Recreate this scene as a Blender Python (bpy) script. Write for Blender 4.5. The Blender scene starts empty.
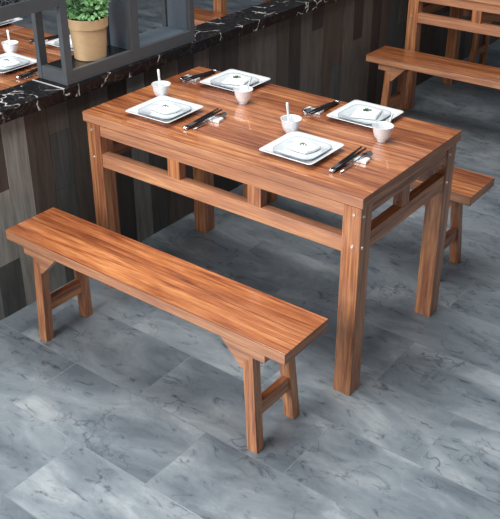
import bpy, bmesh, math, random
from mathutils import Vector, Matrix
random.seed(7)
C = bpy.context.scene.collection
sc = bpy.context.scene

# ------------------------------------------------------------------ helpers
def obj(name, bm, mat, parent=None, smooth=False, bevel=0.0):
    me = bpy.data.meshes.new(name)
    if bevel:
        bmesh.ops.bevel(bm, geom=list(bm.edges), offset=bevel, segments=2, affect='EDGES', profile=0.6)
    bmesh.ops.recalc_face_normals(bm, faces=list(bm.faces))
    bm.to_mesh(me); bm.free()
    for m in (mat if isinstance(mat, (list, tuple)) else [mat]):
        me.materials.append(m)
    if smooth:
        for p in me.polygons: p.use_smooth = True
    o = bpy.data.objects.new(name, me); C.objects.link(o)
    if parent: o.parent = parent
    return o

def box(bm, x0, x1, y0, y1, z0, z1, mi=0):
    v = [bm.verts.new(p) for p in ((x0,y0,z0),(x1,y0,z0),(x1,y1,z0),(x0,y1,z0),(x0,y0,z1),(x1,y0,z1),(x1,y1,z1),(x0,y1,z1))]
    fs = [bm.faces.new([v[i] for i in q]) for q in ((3,2,1,0),(4,5,6,7),(0,1,5,4),(1,2,6,5),(2,3,7,6),(3,0,4,7))]
    for f in fs: f.material_index = mi
    return v, fs

def ends(vf):                                # board ends and edges: grain of their own
    for i in (2, 4): vf[1][i].material_index = 1
    for i in (3, 5): vf[1][i].material_index = 2

def boxbm(*a):
    bm = bmesh.new(); box(bm, *a); return bm

def tapered(bm, bot, top):
    """a bar between two rectangles given as (x0,x1,y0,y1,z)"""
    v = []
    for x0,x1,y0,y1,z in (bot, top):
        v += [bm.verts.new(p) for p in ((x0,y0,z),(x1,y0,z),(x1,y1,z),(x0,y1,z))]
    for q in ((3,2,1,0),(4,5,6,7),(0,1,5,4),(1,2,6,5),(2,3,7,6),(3,0,4,7)): bm.faces.new([v[i] for i in q])

def prism_xz(bm, pts, y0, y1):
    a = [bm.verts.new((x,y0,z)) for x,z in pts]; b = [bm.verts.new((x,y1,z)) for x,z in pts]
    bm.faces.new(a); bm.faces.new(b[::-1]); n = len(pts)
    for i in range(n): bm.faces.new((a[i], b[i], b[(i+1)%n], a[(i+1)%n]))

def lathe(bm, prof, seg=40, cap=True):
    rings = []
    for r, z in prof:
        if r < 1e-6: rings.append([bm.verts.new((0,0,z))])
        else: rings.append([bm.verts.new((r*math.cos(2*math.pi*i/seg), r*math.sin(2*math.pi*i/seg), z)) for i in range(seg)])
    for a, b in zip(rings, rings[1:]):
        for i in range(seg):
            j = (i+1) % seg
            if len(a) == 1 and len(b) == 1: continue
            if len(a) == 1: bm.faces.new((a[0], b[j], b[i]))
            elif len(b) == 1: bm.faces.new((a[i], a[j], b[0]))
            else: bm.faces.new((a[i], a[j], b[j], b[i]))

def sweep(bm, path, prof_fn, seg=10):
    """path points, prof_fn(i)->(half width, half thickness); width is horizontal"""
    P = [Vector(p) for p in path]; rings = []
    for i, p in enumerate(P):
        t = (P[min(i+1, len(P)-1)] - P[max(i-1, 0)]).normalized()
        s = t.cross(Vector((0,0,1)))
        if s.length < 1e-3: s = Vector((1,0,0))
        s.normalize(); n = s.cross(t)
        w, h = prof_fn(i)
        rings.append([bm.verts.new(p + s*w*math.cos(2*math.pi*k/seg) + n*h*math.sin(2*math.pi*k/seg)) for k in range(seg)])
    for a, b in zip(rings, rings[1:]):
        for k in range(seg): bm.faces.new((a[k], a[(k+1)%seg], b[(k+1)%seg], b[k]))
    bm.faces.new(rings[0][::-1]); bm.faces.new(rings[-1])

def tag(o, label, cat, group=None):
    o['label'] = label; o['category'] = cat
    if group: o['group'] = group
    return o
def thing(name, label, cat, loc=(0,0,0), rz=0, group=None):
    o = bpy.data.objects.new(name, None); C.objects.link(o)
    o.empty_display_size = .05; o.location = loc; o.rotation_euler = (0,0,rz)
    return tag(o, label, cat, group)
def struct(name, bm, m, **k):
    o = obj(name, bm, m, **k); o['kind'] = 'structure'; return o
def dup(root, loc, label, rz=None):
    def cp(o, par):
        c = o.copy(); C.objects.link(c); c.parent = par
        for ch in list(o.children): cp(ch, c)
        return c
    kids = list(root.children)
    r = root.copy(); C.objects.link(r)
    for ch in kids: cp(ch, r)
    r.location = loc
    if rz is not None: r.rotation_euler = (0,0,rz)
    r['label'] = label
    return r

# ------------------------------------------------------------------ materials
class N:
    def __init__(s, name):
        s.m = bpy.data.materials.new(name); s.m.use_nodes = True
        s.t = s.m.node_tree; s.b = s.t.nodes['Principled BSDF']
    def n(s, typ, **k):
        d = s.t.nodes.new(typ)
        for a, v in k.items():
            if a.startswith('i_'): d.inputs[a[2:].replace('_',' ')].default_value = v
            else: setattr(d, a, v)
        return d
    def l(s, a, b): s.t.links.new(a, b)
    def obj_coord(s, scale, rand=False, warp=0.0):
        tc = s.n('ShaderNodeTexCoord'); mp = s.n('ShaderNodeMapping')
        src = tc.outputs['Object']
        if rand:
            oi = s.n('ShaderNodeObjectInfo'); mu = s.n('ShaderNodeMath', operation='MULTIPLY'); mu.inputs[1].default_value = 37.0
            s.l(oi.outputs['Random'], mu.inputs[0])
            ad = s.n('ShaderNodeVectorMath', operation='ADD'); s.l(src, ad.inputs[0]); s.l(mu.outputs[0], ad.inputs[1]); src = ad.outputs[0]
        mp.inputs['Scale'].default_value = scale
        s.l(src, mp.inputs['Vector']); return mp.outputs[0]
    def ramp(s, fac, stops, interp='LINEAR'):
        r = s.n('ShaderNodeValToRGB'); r.color_ramp.interpolation = interp
        while len(r.color_ramp.elements) < len(stops): r.color_ramp.elements.new(.5)
        for e, (p, c) in zip(r.color_ramp.elements, stops):
            e.position = p; e.color = c if len(c) == 4 else (*c, 1)
        s.l(fac, r.inputs[0]); return r.outputs[0]
    def noise(s, vec, scale, detail=4, rough=.55, dist=0.0):
        d = s.n('ShaderNodeTexNoise'); d.inputs['Scale'].default_value = scale; d.inputs['Detail'].default_value = detail
        d.inputs['Roughness'].default_value = rough; d.inputs['Distortion'].default_value = dist
        s.l(vec, d.inputs['Vector']); return d.outputs['Fac']
    def mix(s, a, b, fac, mode='MIX'):
        m = s.n('ShaderNodeMix', data_type='RGBA', blend_type=mode)
        for sock, v in ((m.inputs[0], fac), (m.inputs[6], a), (m.inputs[7], b)):
            if isinstance(v, (int, float)): sock.default_value = v
            elif isinstance(v, tuple): sock.default_value = v if len(v) == 4 else (*v, 1)
            else: s.l(v, sock)
        return m.outputs[2]
    def math(s, op, a, b=None):
        m = s.n('ShaderNodeMath', operation=op)
        for i, v in enumerate((a, b)):
            if v is None: continue
            if isinstance(v, (int, float)): m.inputs[i].default_value = v
            else: s.l(v, m.inputs[i])
        return m.outputs[0]
    def bump(s, h, strength=.2, dist=.002):
        b = s.n('ShaderNodeBump'); b.inputs['Strength'].default_value = strength; b.inputs['Distance'].default_value = dist
        s.l(h, b.inputs['Height']); s.l(b.outputs[0], s.b.inputs['Normal'])

def plain(name, col, rough=.5, metal=0.0, coat=0.0):
    q = N(name); b = q.b
    v = q.obj_coord((1,1,1)); f = q.noise(v, 40, 3)
    c = q.ramp(f, [(.3, tuple(x*.93 for x in col)), (.7, tuple(min(1, x*1.05) for x in col))])
    q.l(c, b.inputs['Base Color']); b.inputs['Roughness'].default_value = rough
    b.inputs['Metallic'].default_value = metal; b.inputs['Coat Weight'].default_value = coat
    return q.m

def wood(name, axis, board=0.0, rough=.35, gain=1.0, coat=.3, cr=.2, edge=False, ior=1.5):
    q = N(name); b = q.b
    st = [34.0, 34.0, 34.0]; st[axis] = 1.7
    v = q.obj_coord(tuple(st), rand=True)
    if board:
        tc = q.n('ShaderNodeTexCoord'); sp = q.n('ShaderNodeSeparateXYZ'); q.l(tc.outputs['Object'], sp.inputs[0])
        comp = sp.outputs[1] if axis == 0 else sp.outputs[0]
        idx = q.math('FLOOR', q.math('DIVIDE', comp, board))
        wn = q.n('ShaderNodeTexWhiteNoise', noise_dimensions='1D'); q.l(idx, wn.inputs['W'])
        off = q.n('ShaderNodeVectorMath', operation='MULTIPLY_ADD')
        q.l(wn.outputs['Color'], off.inputs[0]); off.inputs[1].default_value = (40,40,40); q.l(v, off.inputs[2])
        v = off.outputs[0]
    n1 = q.noise(v, 1.0, 5, .6, 1.1)            # broad growth bands
    n2 = q.noise(v, 4.5, 3, .65, .3)            # fine fibres
    f = q.math('ADD', q.math('MULTIPLY', n1, .6), q.math('MULTIPLY', n2, .4))
    g = gain
    col = q.ramp(f, [(.33, (.12*g,.032*g,.014*g)), (.42, (.28*g,.085*g,.032*g)), (.50, (.45*g,.160*g,.058*g)), (.59, (.61*g,.265*g,.102*g)), (.70, (.76*g,.43*g,.20*g))])
    big = q.noise(q.obj_coord(tuple(1.1 if i == axis else 5.0 for i in range(3)), rand=True), 2.2, 3, .6, .8)
    col = q.mix(col, q.ramp(big, [(.32, (.66,.56,.50)), (.48, (.95,.92,.90)), (.66, (1.22,1.28,1.25))]), (.85 if coat > .9 else .6) if board else .5, 'MULTIPLY')
    if edge or axis == 2: col = q.mix(col, (.72,.42,.29), .30 if edge else .10)
    if board:
        col = q.mix(col, q.ramp(wn.outputs['Value'], [(0,(.74,.64,.60)), (1,(1.1,1.08,1.05))]), 1.0, 'MULTIPLY')
        fr = q.math('FRACT', q.math('DIVIDE', comp, board))
        e = q.math('MINIMUM', fr, q.math('SUBTRACT', 1.0, fr))
        line = q.ramp(e, [(0.0, (.35,.3,.3)), (.012, (.45,.4,.4)), (.03, (1,1,1))])
        col = q.mix(col, line, .8, 'MULTIPLY')
    q.l(col, b.inputs['Base Color'])
    r = q.ramp(n2, [(.3, (rough*1.15,)*3), (.7, (rough*.8,)*3)]); q.l(r, b.inputs['Roughness'])
    b.inputs['Coat Weight'].default_value = coat; b.inputs['Coat Roughness'].default_value = cr; b.inputs['Coat IOR'].default_value = ior
    q.bump(n2, .10 if coat < .9 else .04, .001)
    return q.m

W_TOP = wood('wood_tabletop', 0, board=.1117, rough=.28, coat=1.0, cr=.04, ior=1.95)
W_X = wood('wood_grain_lengthways', 0, edge=True); W_Y = wood('wood_grain_crossways', 1); W_Z = wood('wood_grain_upright', 2)
W_BENCH = wood('wood_bench_seat', 0, board=.1115, rough=.3, gain=1.05, coat=.7, cr=.12, ior=1.6)
WHITE = plain('white_glazed_china', (.80,.82,.84), .08, coat=1.0)
DISH = plain('pale_blue_grey_china', (.62,.67,.70), .08, coat=1.0)
RIMBLUE = plain('grey_blue_china_rim', (.30,.36,.41), .2)
NAPKIN = plain('white_linen', (.80,.83,.83), .8)
SPRIG = plain('dark_green_sprig', (.03,.075,.035), .5)
BLACK = plain('black_lacquer', (.012,.011,.012), .22)
STEEL = plain('polished_steel', (.62,.63,.65), .16, metal=1.0)
BOLT = plain('pale_brass_bolt', (.78,.74,.66), .25, metal=.6)
FRAME = plain('dark_grey_powder_coat', (.082,.089,.097), .38)
FRAMEP = plain('grey_blue_painted_panel', (.13,.165,.20), .42)
FRAMED = plain('near_black_board', (.012,.013,.015), .25)
POT = plain('tan_terracotta', (.60,.40,.215), .6)
SOIL = plain('dark_soil', (.03,.02,.015), .9)

def mat_leaf():
    q = N('small_green_leaves'); v = q.obj_coord((1,1,1)); f = q.noise(v, 55, 2)
    q.l(q.ramp(f, [(.3,(.12,.30,.10)), (.5,(.24,.50,.20)), (.7,(.50,.74,.42))]), q.b.inputs['Base Color'])
    q.b.inputs['Roughness'].default_value = .45; return q.m
LEAF = mat_leaf()

def mat_marble():
    q = N('black_marble_with_white_veins'); v = q.obj_coord((1,1,1))
    w = q.n('ShaderNodeTexNoise'); w.inputs['Scale'].default_value = 5; w.inputs['Detail'].default_value = 4; q.l(v, w.inputs['Vector'])
    ad = q.n('ShaderNodeVectorMath', operation='MULTIPLY_ADD'); q.l(w.outputs['Color'], ad.inputs[0]); ad.inputs[1].default_value = (.35,.35,.35); q.l(v, ad.inputs[2])
    vo = q.n('ShaderNodeTexVoronoi', feature='DISTANCE_TO_EDGE'); vo.inputs['Scale'].default_value = 6.5; q.l(ad.outputs[0], vo.inputs['Vector'])
    vein = q.ramp(vo.outputs['Distance'], [(0,(1,1,1)), (.010,(.8,.8,.8)), (.026,(0,0,0))])
    mask = q.ramp(q.noise(v, 9, 3), [(.50,(0,0,0)), (.56,(1,1,1))])
    f = q.mix(vein, mask, 1.0, 'MULTIPLY')
    vo2 = q.n('ShaderNodeTexVoronoi', feature='DISTANCE_TO_EDGE'); vo2.inputs['Scale'].default_value = 19; q.l(ad.outputs[0], vo2.inputs['Vector'])
    fine = q.ramp(vo2.outputs['Distance'], [(0,(.10,.09,.08)), (.025,(0,0,0))])
    f = q.mix(f, fine, 1.0, 'ADD')
    q.l(q.mix((.007,.006,.007), (.72,.69,.66), f), q.b.inputs['Base Color'])
    q.b.inputs['Roughness'].default_value = .3; q.b.inputs['Specular IOR Level'].default_value = .3; return q.m
MARBLE = mat_marble()

def mat_floor():
    q = N('grey_slate_marble_tiles'); v = q.obj_coord((1,1,1))
    br = q.n('ShaderNodeTexBrick'); br.offset = .5; br.squash = 1
    mp = q.n('ShaderNodeMapping'); mp.inputs['Location'].default_value = (.28, .42, 0); q.l(v, mp.inputs['Vector'])
    q.l(mp.outputs[0], br.inputs['Vector'])
    br.inputs['Scale'].default_value = 1; br.inputs['Brick Width'].default_value = .60; br.inputs['Row Height'].default_value = .28
    br.inputs['Mortar Size'].default_value = .0016; br.inputs['Mortar Smooth'].default_value = .3
    br.inputs['Color1'].default_value = (0,0,0,1); br.inputs['Color2'].default_value = (1,1,1,1); br.inputs['Mortar'].default_value = (.5,.5,.5,1)
    # every tile its own piece of stone
    off = q.n('ShaderNodeVectorMath', operation='MULTIPLY_ADD'); q.l(br.outputs['Color'], off.inputs[0]); off.inputs[1].default_value = (9,5,3); q.l(v, off.inputs[2])
    st = q.n('ShaderNodeMapping'); st.inputs['Scale'].default_value = (.9,1.9,1); st.inputs['Rotation'].default_value = (0,0,.35); q.l(off.outputs[0], st.inputs['Vector'])
    n1 = q.noise(st.outputs[0], 2.6, 6, .62, .7)
    n2 = q.noise(st.outputs[0], 11, 8, .72, 1.2)
    base = q.ramp(n1, [(.28,(.105,.130,.152)), (.43,(.175,.208,.235)), (.55,(.245,.282,.310)), (.68,(.38,.415,.435))])
    d = q.ramp(n2, [(.34,(.30,.32,.35)), (.41,(.78,.80,.82)), (.46,(1,1,1)), (.58,(1,1,1)), (.68,(1.25,1.25,1.24))])
    col = q.mix(base, d, .9, 'MULTIPLY')
    vm = q.n('ShaderNodeTexNoise'); vm.inputs['Scale'].default_value = 7; vm.inputs['Detail'].default_value = 5; q.l(off.outputs[0], vm.inputs['Vector'])
    ad = q.n('ShaderNodeVectorMath', operation='MULTIPLY_ADD'); q.l(vm.outputs['Color'], ad.inputs[0]); ad.inputs[1].default_value = (.5,.5,.5); q.l(off.outputs[0], ad.inputs[2])
    vo = q.n('ShaderNodeTexVoronoi', feature='DISTANCE_TO_EDGE'); vo.inputs['Scale'].default_value = 3.4; q.l(ad.outputs[0], vo.inputs['Vector'])
    vein = q.ramp(vo.outputs['Distance'], [(0,(1,1,1)), (.03,(0,0,0))])
    mask = q.ramp(q.noise(off.outputs[0], 5, 4), [(.5,(0,0,0)), (.62,(1,1,1))])
    vf = q.mix(vein, mask, 1.0, 'MULTIPLY')
    col = q.mix(col, (.06,.072,.088), q.math('MULTIPLY', vf, .75))
    col = q.mix(col, (.42,.44,.45), q.math('MULTIPLY', br.outputs['Fac'], .16))
    q.l(col, q.b.inputs['Base Color'])
    q.l(q.ramp(n2, [(.3,(.42,)*3), (.7,(.27,)*3)]), q.b.inputs['Roughness'])
    q.bump(n2, .08, .002)
    return q.m
FLOOR = mat_floor()

def mat_plank():
    q = N('weathered_grey_brown_planks')
    at = q.n('ShaderNodeVertexColor', layer_name='plank')
    v = q.obj_coord((1,18,1.6)); n = q.noise(v, 2.2, 6, .65, .6)
    v2 = q.obj_coord((1,60,5)); n2 = q.noise(v2, 2, 3)
    f = q.math('ADD', q.math('MULTIPLY', n, .7), q.math('MULTIPLY', n2, .3))
    g = q.ramp(f, [(.3,(.55,.55,.55)), (.5,(1,1,1)), (.7,(1.45,1.43,1.4))])
    q.l(q.mix(at.outputs['Color'], g, 1.0, 'MULTIPLY'), q.b.inputs['Base Color'])
    q.b.inputs['Roughness'].default_value = .5; q.bump(f, .25, .002)
    return q.m
PLANK = mat_plank()

def mat_lattice():
    q = N('etched_dark_panel'); v = q.obj_coord((1,1,1))
    vo = q.n('ShaderNodeTexVoronoi', feature='DISTANCE_TO_EDGE'); vo.inputs['Scale'].default_value = 55; q.l(v, vo.inputs['Vector'])
    f = q.ramp(vo.outputs['Distance'], [(0,(1,1,1)), (.09,(0,0,0))])
    q.l(q.mix((.012,.014,.018), (.20,.23,.26), f), q.b.inputs['Base Color']); q.b.inputs['Roughness'].default_value = .4; return q.m
LATTICE = mat_lattice()

# ------------------------------------------------------------------ the room
WX = -.108                                  # face of the planked half-height wall
struct('floor', boxbm(-5.0, 5.0, -4.0, 6.6, -.05, 0), FLOOR)

bm = bmesh.new(); cl = bm.loops.layers.color.new('plank')
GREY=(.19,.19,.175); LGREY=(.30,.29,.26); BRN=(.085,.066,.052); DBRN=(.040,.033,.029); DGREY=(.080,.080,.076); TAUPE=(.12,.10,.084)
def plank(y0, y1, z0, z1, c, d=0.0):
    v, fs = box(bm, WX-.02, WX+d, y0+.0008, y1-.0008, z0, z1)
    for f in fs:
        for lp in f.loops: lp[cl] = (*[min(1, x)**(1/2.2) for x in c], 1)   # stored display-encoded
# (y0, y1, [(z0, z1, colour), ...]) read off the photograph
spec = {  # darker plank tones towards the right put the wall's fading light into colour
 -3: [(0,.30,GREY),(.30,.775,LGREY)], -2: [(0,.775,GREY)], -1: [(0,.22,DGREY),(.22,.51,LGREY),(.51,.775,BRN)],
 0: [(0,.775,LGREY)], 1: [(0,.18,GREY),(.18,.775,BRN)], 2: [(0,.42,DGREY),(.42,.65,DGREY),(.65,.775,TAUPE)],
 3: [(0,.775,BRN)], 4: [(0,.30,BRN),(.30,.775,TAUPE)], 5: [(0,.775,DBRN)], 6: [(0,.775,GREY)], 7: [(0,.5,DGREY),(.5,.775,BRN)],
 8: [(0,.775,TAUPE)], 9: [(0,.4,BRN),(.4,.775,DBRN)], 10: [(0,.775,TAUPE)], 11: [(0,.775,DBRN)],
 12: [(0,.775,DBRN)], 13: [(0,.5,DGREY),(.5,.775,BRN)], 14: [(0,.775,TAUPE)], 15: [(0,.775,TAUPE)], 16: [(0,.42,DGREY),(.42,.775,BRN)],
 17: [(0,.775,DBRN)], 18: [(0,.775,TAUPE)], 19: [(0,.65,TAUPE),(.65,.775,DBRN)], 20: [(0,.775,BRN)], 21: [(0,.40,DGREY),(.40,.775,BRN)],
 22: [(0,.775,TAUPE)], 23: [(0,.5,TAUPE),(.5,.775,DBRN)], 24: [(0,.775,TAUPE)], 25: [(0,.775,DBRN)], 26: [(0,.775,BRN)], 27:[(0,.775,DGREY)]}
rp = random.Random(3)
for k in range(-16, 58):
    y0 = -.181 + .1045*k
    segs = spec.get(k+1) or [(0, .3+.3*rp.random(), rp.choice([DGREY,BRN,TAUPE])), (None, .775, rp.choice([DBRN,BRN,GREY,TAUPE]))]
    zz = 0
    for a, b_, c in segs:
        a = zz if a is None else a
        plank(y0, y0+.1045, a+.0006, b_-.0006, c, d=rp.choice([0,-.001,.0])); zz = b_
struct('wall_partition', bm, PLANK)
struct('wall_partition_core', boxbm(WX-.117, WX-.0205, -1.85, 5.9, 0, .775), plain('partition_core', (.06,.06,.06), .7))
bm = boxbm(-.252, -.074, -1.86, 5.92, .776, .822)
struct('trim_1', bm, MARBLE, bevel=.002)
struct('trim_2', boxbm(-.251, -.074, -.012, -.006, .8221, .8235), plain('pale_strip', (.62,.61,.60), .3))  # thin pale strip laid across the marble top
WALLM = plain('dark_wall_for_reflections', (.14,.135,.13), .7)
struct('wall_back_added', boxbm(-5.0, 5.0, 6.6, 6.7, 0, 3.6), WALLM); struct('wall_left_added', boxbm(-5.1, -5.0, -4.0, 6.6, 0, 3.6), WALLM)  # unseen walls, added so the marble and tabletop reflect something dark

# ------------------------------------------------------------------ table
L, W, H = 1.20, .668, .75
def make_table(name, label):
    t = thing(name, label, 'table', (0,0,0), group='restaurant tables')
    bm = bmesh.new(); ends(box(bm, 0, L, 0, W, .712, H)); obj('tabletop', bm, [W_TOP, W_X, W_Y], t, bevel=.0025)
    s, g = .009, .065
    for x in (s, L-s-g):
        for y in (s, W-s-g):
            lg = obj('leg', boxbm(x, x+g, y, y+g, 0, .712), W_Z, t, bevel=.002)
            xo = x < .5; yo = y < .3
            # bolt heads on the two outer faces
            for z in (.682, .572):
                bm = bmesh.new()
                bmesh.ops.create_cone(bm, cap_ends=True, segments=14, radius1=.0062, radius2=.0045, depth=.005,
                    matrix=Matrix.Translation((x+g*.62 if not xo else x+g*.38, y-.0015 if yo else y+g+.0015, z)) @ Matrix.Rotation(math.pi/2*(1 if yo else -1), 4, 'X'))
                obj('bolt', bm, BOLT, lg)
                if not xo:
                    bm = bmesh.new()
                    bmesh.ops.create_cone(bm, cap_ends=True, segments=14, radius1=.0062, radius2=.0045, depth=.005,
                        matrix=Matrix.Translation((x+g+.0015, y+g*.22, z-.004)) @ Matrix.Rotation(math.pi/2, 4, 'Y'))
                    obj('bolt', bm, BOLT, lg)
    e = .0035
    for y in (s+e, W-s-g+.030-e):                       # long sides
        obj('upper_rail', boxbm(s+g, L-s-g, y, y+.035, .664, .712), W_X, t, bevel=.0015)
        obj('lower_rail', boxbm(s+g, L-s-g, y, y+.035, .540, .594), W_X, t, bevel=.0015)
        for x in (.404, .757): obj('strut', boxbm(x, x+.054, y+.001, y+.034, .594, .664), W_Z, t, bevel=.001)
    for x in (s+e, L-s-g+.030-e):                       # short sides
        obj('upper_rail', boxbm(x, x+.035, s+g, W-s-g, .668, .712), W_Y, t, bevel=.0015)
        obj('lower_rail', boxbm(x, x+.035, s+g, W-s-g, .545, .602), W_Y, t, bevel=.0015)
        obj('strut', boxbm(x+.001, x+.034, .280, .330, .602, .668), W_Z, t, bevel=.001)
    return t
tA = make_table('dining_table', 'reddish wooden dining table laid for four in the foreground')
tB = dup(tA, (-.010, 2.54, 0), 'bare wooden dining table at the top right beyond the nearer bench')
tC = dup(tA, (-1.505, -.045, 0), 'wooden dining table with plates behind the grey shelf, over the marble ledge')
tD = dup(tA, (-1.50, 2.56, 0), 'distant wooden table beyond the marble ledge, only its leg showing')

# ------------------------------------------------------------------ benches
BL, BW, BH, BT = 1.21, .223, .429, .038
def make_bench(label):
    t = thing('bench', label, 'bench', (0,0,0), group='wooden benches')
    bm = bmesh.new(); ends(box(bm, 0, BL, 0, BW, BH-BT, BH)); obj('seat', bm, [W_BENCH, W_X, W_Y], t, bevel=.002)
    z1 = BH-BT; lw = .038
    for sx in (0, 1):
        def X(a): return a if sx == 0 else BL-a
        def rx(a, b): return (X(a), X(b)) if sx == 0 else (X(b), X(a))
        for sy in (0, 1):
            def Y(a): return a if sy == 0 else BW-a
            def ry(a, b): return (Y(a), Y(b)) if sy == 0 else (Y(b), Y(a))
            bm = bmesh.new()
            tapered(bm, (*rx(.102,.102+lw), *ry(*((.006,.042) if sy == 0 else (-.018,.018))), 0), (*rx(.124,.124+lw), *ry(.010,.046), z1))
            obj('leg', bm, W_Z, t, bevel=.0015)
            bm = bmesh.new(); y0, y1 = ry(.0095, .038)
            pts = [(X(.078), z1), (X(.078), z1-.034), (X(.135), z1-.034), (X(.135), z1-.088), (X(.165), z1-.088), (X(.250), z1)]
            if sx: pts = pts[::-1]
            prism_xz(bm, pts, y0, y1); obj('bracket', bm, W_X, t, bevel=.001)
        bm = boxbm(*rx(.116,.142), .022, BW-.022, .122, .172); obj('stretcher', bm, W_Y, t, bevel=.0015)
        bm = boxbm(*rx(.130,.158), .058, BW-.058, z1-.04, z1); obj('cross_beam', bm, W_Y, t)
    return t
b1 = make_bench('long wooden bench standing in the foreground in front of the table')
b1.location = (0, -.407, 0)
dup(b1, (-.005, .823, 0), 'wooden bench behind the laid table, its right end showing')
dup(b1, (-.035, 2.150, 0), 'wooden bench at the top right in front of the bare table')
dup(b1, (-.055, 3.39, 0), 'bench on the far side of the bare table, seen beneath it')
dup(b1, (-1.505, .80, 0), 'bench behind the table seen through the grey shelf')
dup(b1, (-1.50, 2.150, 0), 'bench over the marble ledge right of the grey shelf')
dup(b1, (-1.50, 3.39, 0), 'farthest bench beyond the marble ledge')

# ------------------------------------------------------------------ tableware
TZ = H + .0005
def rsq(a, r, seg=6):                        # rounded square outline, half side a
    pts = []
    for cx, cy, a0 in ((a-r, a-r, 0), (r-a, a-r, 90), (r-a, r-a, 180), (a-r, r-a, 270)):
        for i in range(seg+1):
            th = math.radians(a0 + 90*i/seg); pts.append((cx+r*math.cos(th), cy+r*math.sin(th)))
    return pts
def dish(bm, rings):                         # rings: (half side, corner radius, z)
    R = [[bm.verts.new((x, y, z)) for x, y in rsq(a, r)] for a, r, z in rings]
    for A, B in zip(R, R[1:]):
        n = len(A)
        for i in range(n): bm.faces.new((A[i], A[(i+1)%n], B[(i+1)%n], B[i]))
    bm.faces.new(R[0][::-1]); bm.faces.new(R[-1])
def make_plate():
    bm = bmesh.new()
    dish(bm, [(.066,.02,0),(.07,.02,.001),(.094,.016,.013),(.103,.014,.0175),(.105,.014,.019),(.1035,.014,.0205),(.094,.016,.0165),(.074,.022,.0075),(.06,.02,.007)])
    o = obj('square_plate', bm, WHITE, smooth=True); return o
def make_small():
    t = thing('side_dish', '', 'dish')
    bm = bmesh.new()
    dish(bm, [(.050,.02,0),(.053,.02,.001),(.070,.030,.006),(.0785,.036,.0092),(.0795,.036,.0100),(.0785,.036,.0106),(.070,.032,.0082),(.055,.024,.0040),(.045,.02,.0036)])
    obj('dish_body', bm, DISH, t, smooth=True)
    bm = bmesh.new(); a = rsq(.0800,.0362); b = rsq(.0786,.0358); n = len(a)
    va = [bm.verts.new((x,y,.0098)) for x,y in a]; vb = [bm.verts.new((x,y,.0112)) for x,y in b]; vc = [bm.verts.new((x*.985,y*.985,.0104)) for x,y in b]
    for i in range(n):
        j=(i+1)%n; bm.faces.new((va[i],va[j],vb[j],vb[i])); bm.faces.new((vb[i],vb[j],vc[j],vc[i]))
    obj('rim_line', bm, RIMBLUE, t, smooth=True)['label'] = 'thin grey blue rim line'
    return t
def make_napkin(kind):
    t = thing('folded_napkin', '', 'napkin')
    bm = bmesh.new(); n = 15; R = random.Random(kind+2)
    def hgt(u, v):
        m = max(abs(u), abs(v))
        if kind == 0: return .0125*(1-m**6)**.5*(.8+.2*math.cos(3*u+2*v)) + .0022*math.sin(8*u-5*v)*(1-m)
        return .003 + .009*(1-abs(u+v)/2)*(1-m**6) + .003*math.sin(6*(u-v))*(1-m)
    g = []
    for i in range(n):
        row = []
        for j in range(n):
            u, v = 2*i/(n-1)-1, 2*j/(n-1)-1
            k = 1 - (.12*abs(u*v) if kind == 0 else .02)
            sx, sy = (.047, .040) if kind == 0 else (.046, .046)
            row.append(bm.verts.new((u*sx*k + .004*v, v*sy*k, .0035 + max(0, hgt(u, v)))))
        g.append(row)
    low = [[bm.verts.new((p.co.x*.97, p.co.y*.97, 0)) for p in row] for row in g]
    for i in range(n-1):
        for j in range(n-1):
            bm.faces.new((g[i][j], g[i+1][j], g[i+1][j+1], g[i][j+1])); bm.faces.new((low[i][j], low[i][j+1], low[i+1][j+1], low[i+1][j]))
    for i in range(n-1):
        for A in ((g[i][0],low[i][0],low[i+1][0],g[i+1][0]), (g[i][-1],g[i+1][-1],low[i+1][-1],low[i][-1]),
                  (g[0][i],g[0][i+1],low[0][i+1],low[0][i]), (g[-1][i],low[-1][i],low[-1][i+1],g[-1][i+1])): bm.faces.new(A)
    cloth = obj('cloth', bm, NAPKIN, t, smooth=True)
    if kind == 1:                            # the folded tip turned over the top
        bm = bmesh.new(); a = [(-.040,-.030,.0095),(.020,-.040,.0115),(-.012,.024,.0155)]
        va=[bm.verts.new(p) for p in a]; vb=[bm.verts.new((x,y,z+.0035)) for x,y,z in a]
        bm.faces.new(va[::-1]); bm.faces.new(vb)
        for i in range(3): bm.faces.new((va[i],va[(i+1)%3],vb[(i+1)%3],vb[i]))
        obj('flap', bm, NAPKIN, t)
    bm = bmesh.new(); z0 = .0155 if kind == 0 else .019
    for i in range(12):
        a = R.random()*6.28; r = R.random()*.011
        bmesh.ops.create_icosphere(bm, subdivisions=1, radius=.0055, matrix=Matrix.Translation((r*math.cos(a), r*math.sin(a), z0)) @ Matrix.Rotation(a,4,'Z') @ Matrix.Diagonal((1.7,.6,.5,1)))
    obj('sprig', bm, SPRIG, t)['label'] = 'small dark green sprig'
    return t
def make_cup():
    t = thing('rice_cup', '', 'cup')
    bm = bmesh.new()
    lathe(bm, [(0,.003),(.0145,.003),(.0155,0),(.0185,0),(.0182,.006),(.0215,.010),(.0285,.020),(.0325,.034),(.0345,.048),(.0365,.0545),(.0372,.056),(.0360,.0562),(.0335,.052),(.0308,.036),(.0265,.022),(.018,.013),(0,.011)], 40)
    obj('bowl', bm, WHITE, t, smooth=True); return t
def make_spoon():
    bm = bmesh.new()
    path = [(-.020,0,.0195),(-.010,0,.0155),(0,0,.016),(.008,0,.022),(.013,0,.034),(.018,0,.052),(.023,0,.075),(.028,0,.098),(.030,0,.104)]
    ws = [(.004,.002),(.009,.003),(.011,.0035),(.009,.0035),(.006,.003),(.0048,.0028),(.0045,.0028),(.0052,.003),(.004,.002)]
    sweep(bm, path, lambda i: ws[i]); return obj('soup_spoon', bm, WHITE, smooth=True)
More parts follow.
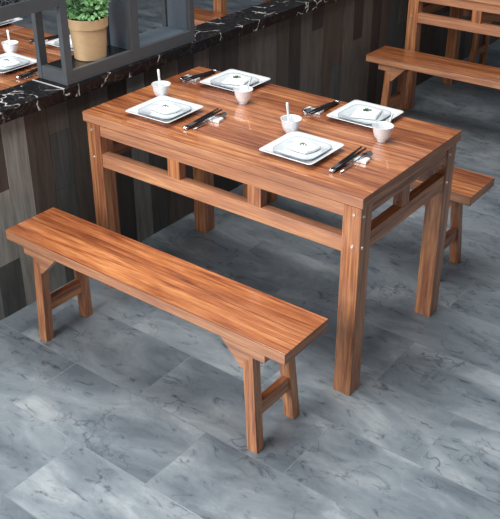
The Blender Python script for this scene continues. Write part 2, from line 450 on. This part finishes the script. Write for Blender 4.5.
def make_rest():
    bm = bmesh.new()
    pts = []
    n = 10
    prof = [(-.033,0),(.033,0),(.034,.010),(.026,.0125),(.012,.0098),(0,.0092),(-.012,.0098),(-.026,.0125),(-.034,.010)]
    prism_xz(bm, prof, -.016, .016)
    return obj('chopstick_rest', bm, WHITE, bevel=.0015)
def make_chop():
    t = thing('chopstick', '', 'chopstick')
    bm = bmesh.new(); sweep(bm, [(0,-.087,.0065),(0,-.03,.0101),(0,.04,.0148),(0,.098,.0186)], lambda i: [(.0056,.0056),(.0054,.0054),(.0046,.0046),(.0034,.0034)][i], 8); obj('shaft', bm, BLACK, t, smooth=True)
    bm = bmesh.new(); sweep(bm, [(0,-.099,.0058),(0,-.096,.0060),(0,-.086,.0066)], lambda i: [(.0035,.0035),(.0060,.0060),(.0060,.0060)][i], 8); obj('end_cap', bm, STEEL, t, smooth=True)['label']='silver end cap'
    return t
def make_tspoon():
    bm = bmesh.new()
    path = [(0,-.085,.0025),(0,-.06,.0035),(0,-.01,.009),(0,.030,.0150),(0,.046,.0160),(0,.054,.0135),(0,.067,.0122),(0,.080,.0135),(0,.085,.0175)]
    ws = [(.004,.0011),(.0042,.0012),(.0024,.0013),(.0022,.0014),(.005,.0016),(.0145,.002),(.0175,.002),(.0125,.002),(.003,.0012)]
    sweep(bm, path, lambda i: ws[i]); return obj('metal_spoon', bm, STEEL, smooth=True)

P0 = make_plate(); D0 = make_small(); NA = make_napkin(0); NB = make_napkin(1); CU0 = make_cup(); SP0 = make_spoon(); RE0 = make_rest(); CH0 = make_chop(); TS0 = make_tspoon()
used = set()
def put(src, name, loc, rz, label, cat, group):
    if src not in used:
        used.add(src); o = src; o.location = loc; o.rotation_euler = (0,0,rz)
    else:
        o = dup(src, loc, label, rz)
    tag(o, label, cat, group); return o
def setting(px, py, side, where, tcup, cup_rel, dz=0, parts='pdncsrht', kind=0, sp_rz=2.2, jit=0):
    """side 0: near long edge, 1: far long edge (everything turned round)"""
    R = math.pi*side; s = -1 if side else 1
    z = TZ
    if 'p' in parts:
        put(P0, 'square_plate', (px, py, z), R+jit, f'square white plate {where}', 'plate', 'square white plates')
        put(D0, 'side_dish', (px+.002*s, py-.001, z+.0083), R+jit*2, f'thin rimmed dish on the plate {where}', 'dish', 'small rimmed dishes')
        put(NB if kind else NA, 'folded_napkin', (px+.003, py+.006, z+.0137), R*.0+jit+(.35 if kind else -.1), f'folded napkin on the plate {where}', 'napkin', 'folded napkins')
    cx, cy = px+cup_rel[0], py+cup_rel[1]
    if 'c' in parts:
        put(CU0, 'rice_cup', (cx, cy, z), 0, f'white footed china cup {tcup}', 'cup', 'white china cups')
        put(SP0, 'soup_spoon', (cx, cy, z), sp_rz, f'china spoon in the cup {tcup}', 'spoon', 'china soup spoons')
    if 'r' in parts:
        rx, ry = px+.178*s, py+.055*s
        put(RE0, 'chopstick_rest', (rx+.006*s, ry, z), R+.10, f'white rest beside the plate {where}', 'chopstick rest', 'chopstick rests')
        for k, dx in enumerate((-.0205, -.0085)):
            put(CH0, 'chopstick', (rx+dx*s, ry-.035*s, z), R+.02-.05*k, f'{"inner" if k == 0 else "outer"} black chopstick beside the plate {where}', 'chopstick', 'black chopsticks')
        put(TS0, 'metal_spoon', (rx+.0125*s, ry-.030*s, z), R-.06, f'steel spoon beside the plate {where}', 'spoon', 'steel spoons')
setting(.262, .165, 0, 'at the front left of the laid table', 'at the front left of the laid table', (-.123,.118), jit=.02, sp_rz=2.6)
setting(.862, .172, 0, 'at the front right of the laid table', 'at the front right of the laid table', (-.123,.113), sp_rz=2.7)
setting(.272, .570, 1, 'at the back left of the laid table', 'at the back left of the laid table', (.152,-.145), kind=1, sp_rz=.3)
setting(.872, .562, 1, 'at the back right of the laid table', 'at the right end of the laid table', (.152,-.145), kind=1, sp_rz=.5)
O = (-1.505, 0)
setting(.862+O[0], .172+O[1], 0, 'over the ledge, nearest the marble', 'over the marble ledge at the left edge', (-.115,.120), sp_rz=2.6)
setting(.272+O[0], .570+O[1], 1, 'over the ledge, in the top left corner', 'x', (.152,-.145), parts='p', kind=1)
setting(.872+O[0], .562+O[1], 1, 'over the ledge, seen through the shelf side', 'x', (.152,-.145), parts='pr', kind=1)

# ------------------------------------------------------------------ grey shelf on the ledge
Z0 = .8225
sh = thing('metal_shelf', 'dark grey metal shelf frame standing on the black marble ledge', 'shelf', (0,0,0))
XF, XB = -.088, -.250
ZT = 1.30
def part(name, m, *a, bevel=.0015): return obj(name, boxbm(*a), m, sh, bevel=bevel)
def post(y0, y1, x0, x1): part('post', FRAME, x0, x1, y0, y1, Z0, ZT)
post(.020, .054, XF-.022, XF); post(.020, .054, XB, XB+.022)
post(.368, .412, XF-.022, XF); post(.368, .412, XB, XB+.022)
post(.722, .750, XF-.022, XF); post(.722, .750, XB, XB+.022)
for y0, y1 in ((.054,.368), (.412,.722)):
    part('bottom_rail', FRAME, XF-.020, XF, y0, y1, Z0, .874)
    part('top_rail', FRAME, XF-.020, XF, y0, y1, ZT-.05, ZT)
part('back_rail', FRAME, XB, XB+.020, .054, .368, ZT-.05, ZT); part('back_rail', FRAME, XB, XB+.020, .412, .722, ZT-.05, ZT)
part('side_rail', FRAME, XB+.022, XF-.022, .022, .046, Z0, .874)
part('side_rail', FRAME, XB+.022, XF-.022, .022, .046, 1.118, 1.168)
part('divider_panel', FRAMEP, XB+.022, XF-.022, .383, .397, Z0, ZT)
part('end_panel', FRAMEP, XB+.022, XF-.022, .731, .745, Z0, ZT)
part('shelf_board', FRAMEP, XB+.002, XF-.021, .398, .730, .858, .868)
part('shelf_board', FRAMED, XB+.002, XF-.021, .055, .382, .858, .868)
part('top_board', FRAME, XB, XF, .020, .750, ZT, ZT+.012)
# wing frame that runs on to the left above the ledge
part('wing_rail', FRAME, XF-.022, XF, -.60, .0195, 1.118, 1.166)
part('wing_rail', FRAME, XF-.022, XF, -.60, .0195, ZT-.04, ZT)
part('post', FRAME, XF-.022, XF, -.64, -.6005, Z0, ZT)
part('wing_panel', LATTICE, XF-.015, XF-.009, -.60, .0195, 1.166, ZT-.04, bevel=0)

# ------------------------------------------------------------------ potted plant
pl = thing('potted_plant', 'leafy green plant in a tan clay pot on the grey shelf', 'potted plant', (-.172, .222, .8683))
bm = bmesh.new()
lathe(bm, [(0,0),(.058,0),(.062,.003),(.0705,.118),(.0735,.120),(.0735,.1235),(.0775,.124),(.0795,.158),(.0785,.161),(.073,.161),(.071,.150),(.070,.143),(0,.143)], 48)
obj('pot', bm, POT, pl, smooth=False)
bm = bmesh.new(); lathe(bm, [(0,.150),(.069,.150),(.069,.1435),(0,.1435)], 32); obj('soil', bm, SOIL, pl)
bm = bmesh.new(); R = random.Random(11)
for i in range(330):
    while True:
        p = Vector((R.uniform(-1,1), R.uniform(-1,1), R.uniform(-.55,1)))
        if .45 < p.length < 1: break
    c = Vector((p.x*.080, p.y*.088, .205 + p.z*.085))
    if math.hypot(c.x, c.y) > .066: c.z = max(c.z, .170)
    c.z = max(c.z, .158)
    s = R.uniform(.011, .0155)
    rot = Matrix.Rotation(R.uniform(0,6.28),4,'Z') @ Matrix.Rotation(R.uniform(-.9,.9),4,'X') @ Matrix.Rotation(R.uniform(-.9,.9),4,'Y')
    M = Matrix.Translation(c) @ rot
    pts = [(-1,0,0),(-.45,.62,.10),(.25,.66,.12),(1,0,-.12),(.25,-.66,.12),(-.45,-.62,.10)]
    up = [bm.verts.new(M @ Vector((x*s*1.15, y*s, z*s))) for x,y,z in pts]; mid = bm.verts.new(M @ Vector((0,0,-.12*s)))
    dn = bm.verts.new(M @ Vector((0,0,-.32*s)))
    for k in range(6): bm.faces.new((up[k], up[(k+1)%6], mid)); bm.faces.new((up[(k+1)%6], up[k], dn))
for i in range(80):
    a = i*2*math.pi/40; r = .071 + .006*R.random(); s = R.uniform(.010, .014)
    M = Matrix.Translation((r*math.cos(a), r*math.sin(a), .170+.014*R.random())) @ Matrix.Rotation(a,4,'Z') @ Matrix.Rotation(R.uniform(.1,.9),4,'Y') @ Matrix.Rotation(R.uniform(-.6,.6),4,'X')
    vs = [bm.verts.new(M @ Vector((x*s, y*s, z*s))) for x,y,z in ((-1,0,0),(-.45,.62,.10),(.25,.66,.12),(1,0,-.12),(.25,-.66,.12),(-.45,-.62,.10))]
    a1 = bm.verts.new(M @ Vector((0,0,-.12*s))); b1_ = bm.verts.new(M @ Vector((0,0,-.32*s)))
    for k in range(6): bm.faces.new((vs[k], vs[(k+1)%6], a1)); bm.faces.new((vs[(k+1)%6], vs[k], b1_))
obj('foliage', bm, LEAF, pl)
bm = bmesh.new()
for i in range(14):
    a = i*2.4; r = .02+.03*(i%3)/2
    sweep(bm, [(r*.6*math.cos(a), r*.6*math.sin(a), .1505), (r*1.1*math.cos(a), r*1.1*math.sin(a), .2), (r*1.3*math.cos(a), r*1.3*math.sin(a), .24)], lambda i: (.0016,.0016), 6)
obj('stem', bm, LEAF, pl)

# ------------------------------------------------------------------ camera
cam = bpy.data.cameras.new('camera'); co = bpy.data.objects.new('camera', cam); C.objects.link(co)
cx, cy, cz, yaw, pitch, roll, f, ppx, ppy = 2.314, -2.018, 1.889, .648, .493, -.001, 864.433, 252.046, 224.732
#CAMVALS
fwd = Vector((-math.sin(yaw)*math.cos(pitch), math.cos(yaw)*math.cos(pitch), -math.sin(pitch)))
rt = Vector((math.cos(yaw), math.sin(yaw), 0)); up = rt.cross(fwd)
r2 = rt*math.cos(roll) + up*math.sin(roll); u2 = -rt*math.sin(roll) + up*math.cos(roll)
M = Matrix((r2, u2, -fwd)).transposed().to_4x4(); M.translation = (cx, cy, cz); co.matrix_world = M
cam.sensor_fit = 'HORIZONTAL'; cam.sensor_width = 36; cam.lens = f/500*36
cam.shift_x = (250-ppx)/500; cam.shift_y = (ppy-259.5)/500
cam.clip_start = .05; sc.camera = co

# ------------------------------------------------------------------ light
def area(name, loc, target, sx, sy, power, col):
    l = bpy.data.lights.new(name, 'AREA'); l.shape = 'RECTANGLE'; l.size = sx; l.size_y = sy; l.energy = power; l.color = col
    o = bpy.data.objects.new(name, l); C.objects.link(o); o.location = loc
    o.rotation_euler = (Vector(target)-Vector(loc)).to_track_quat('-Z', 'Y').to_euler(); return o
area('window_daylight', (-.4, -3.6, 2.3), (0, 0, .4), 3.0, 2.2, 215, (.97,.99,1.0))
area('ceiling_lamp', (.5, .1, 3.4), (.5, .1, 0), 2.2, 2.2, 105, (1,.98,.95))
w = bpy.data.worlds.new('world'); sc.world = w; w.use_nodes = True
bg = w.node_tree.nodes['Background']; bg.inputs[0].default_value = (.80,.88,1,1); bg.inputs[1].default_value = .22
sc.view_settings.view_transform = 'Standard'; sc.view_settings.look = 'None'; sc.view_settings.exposure = 0; sc.view_settings.gamma = 1
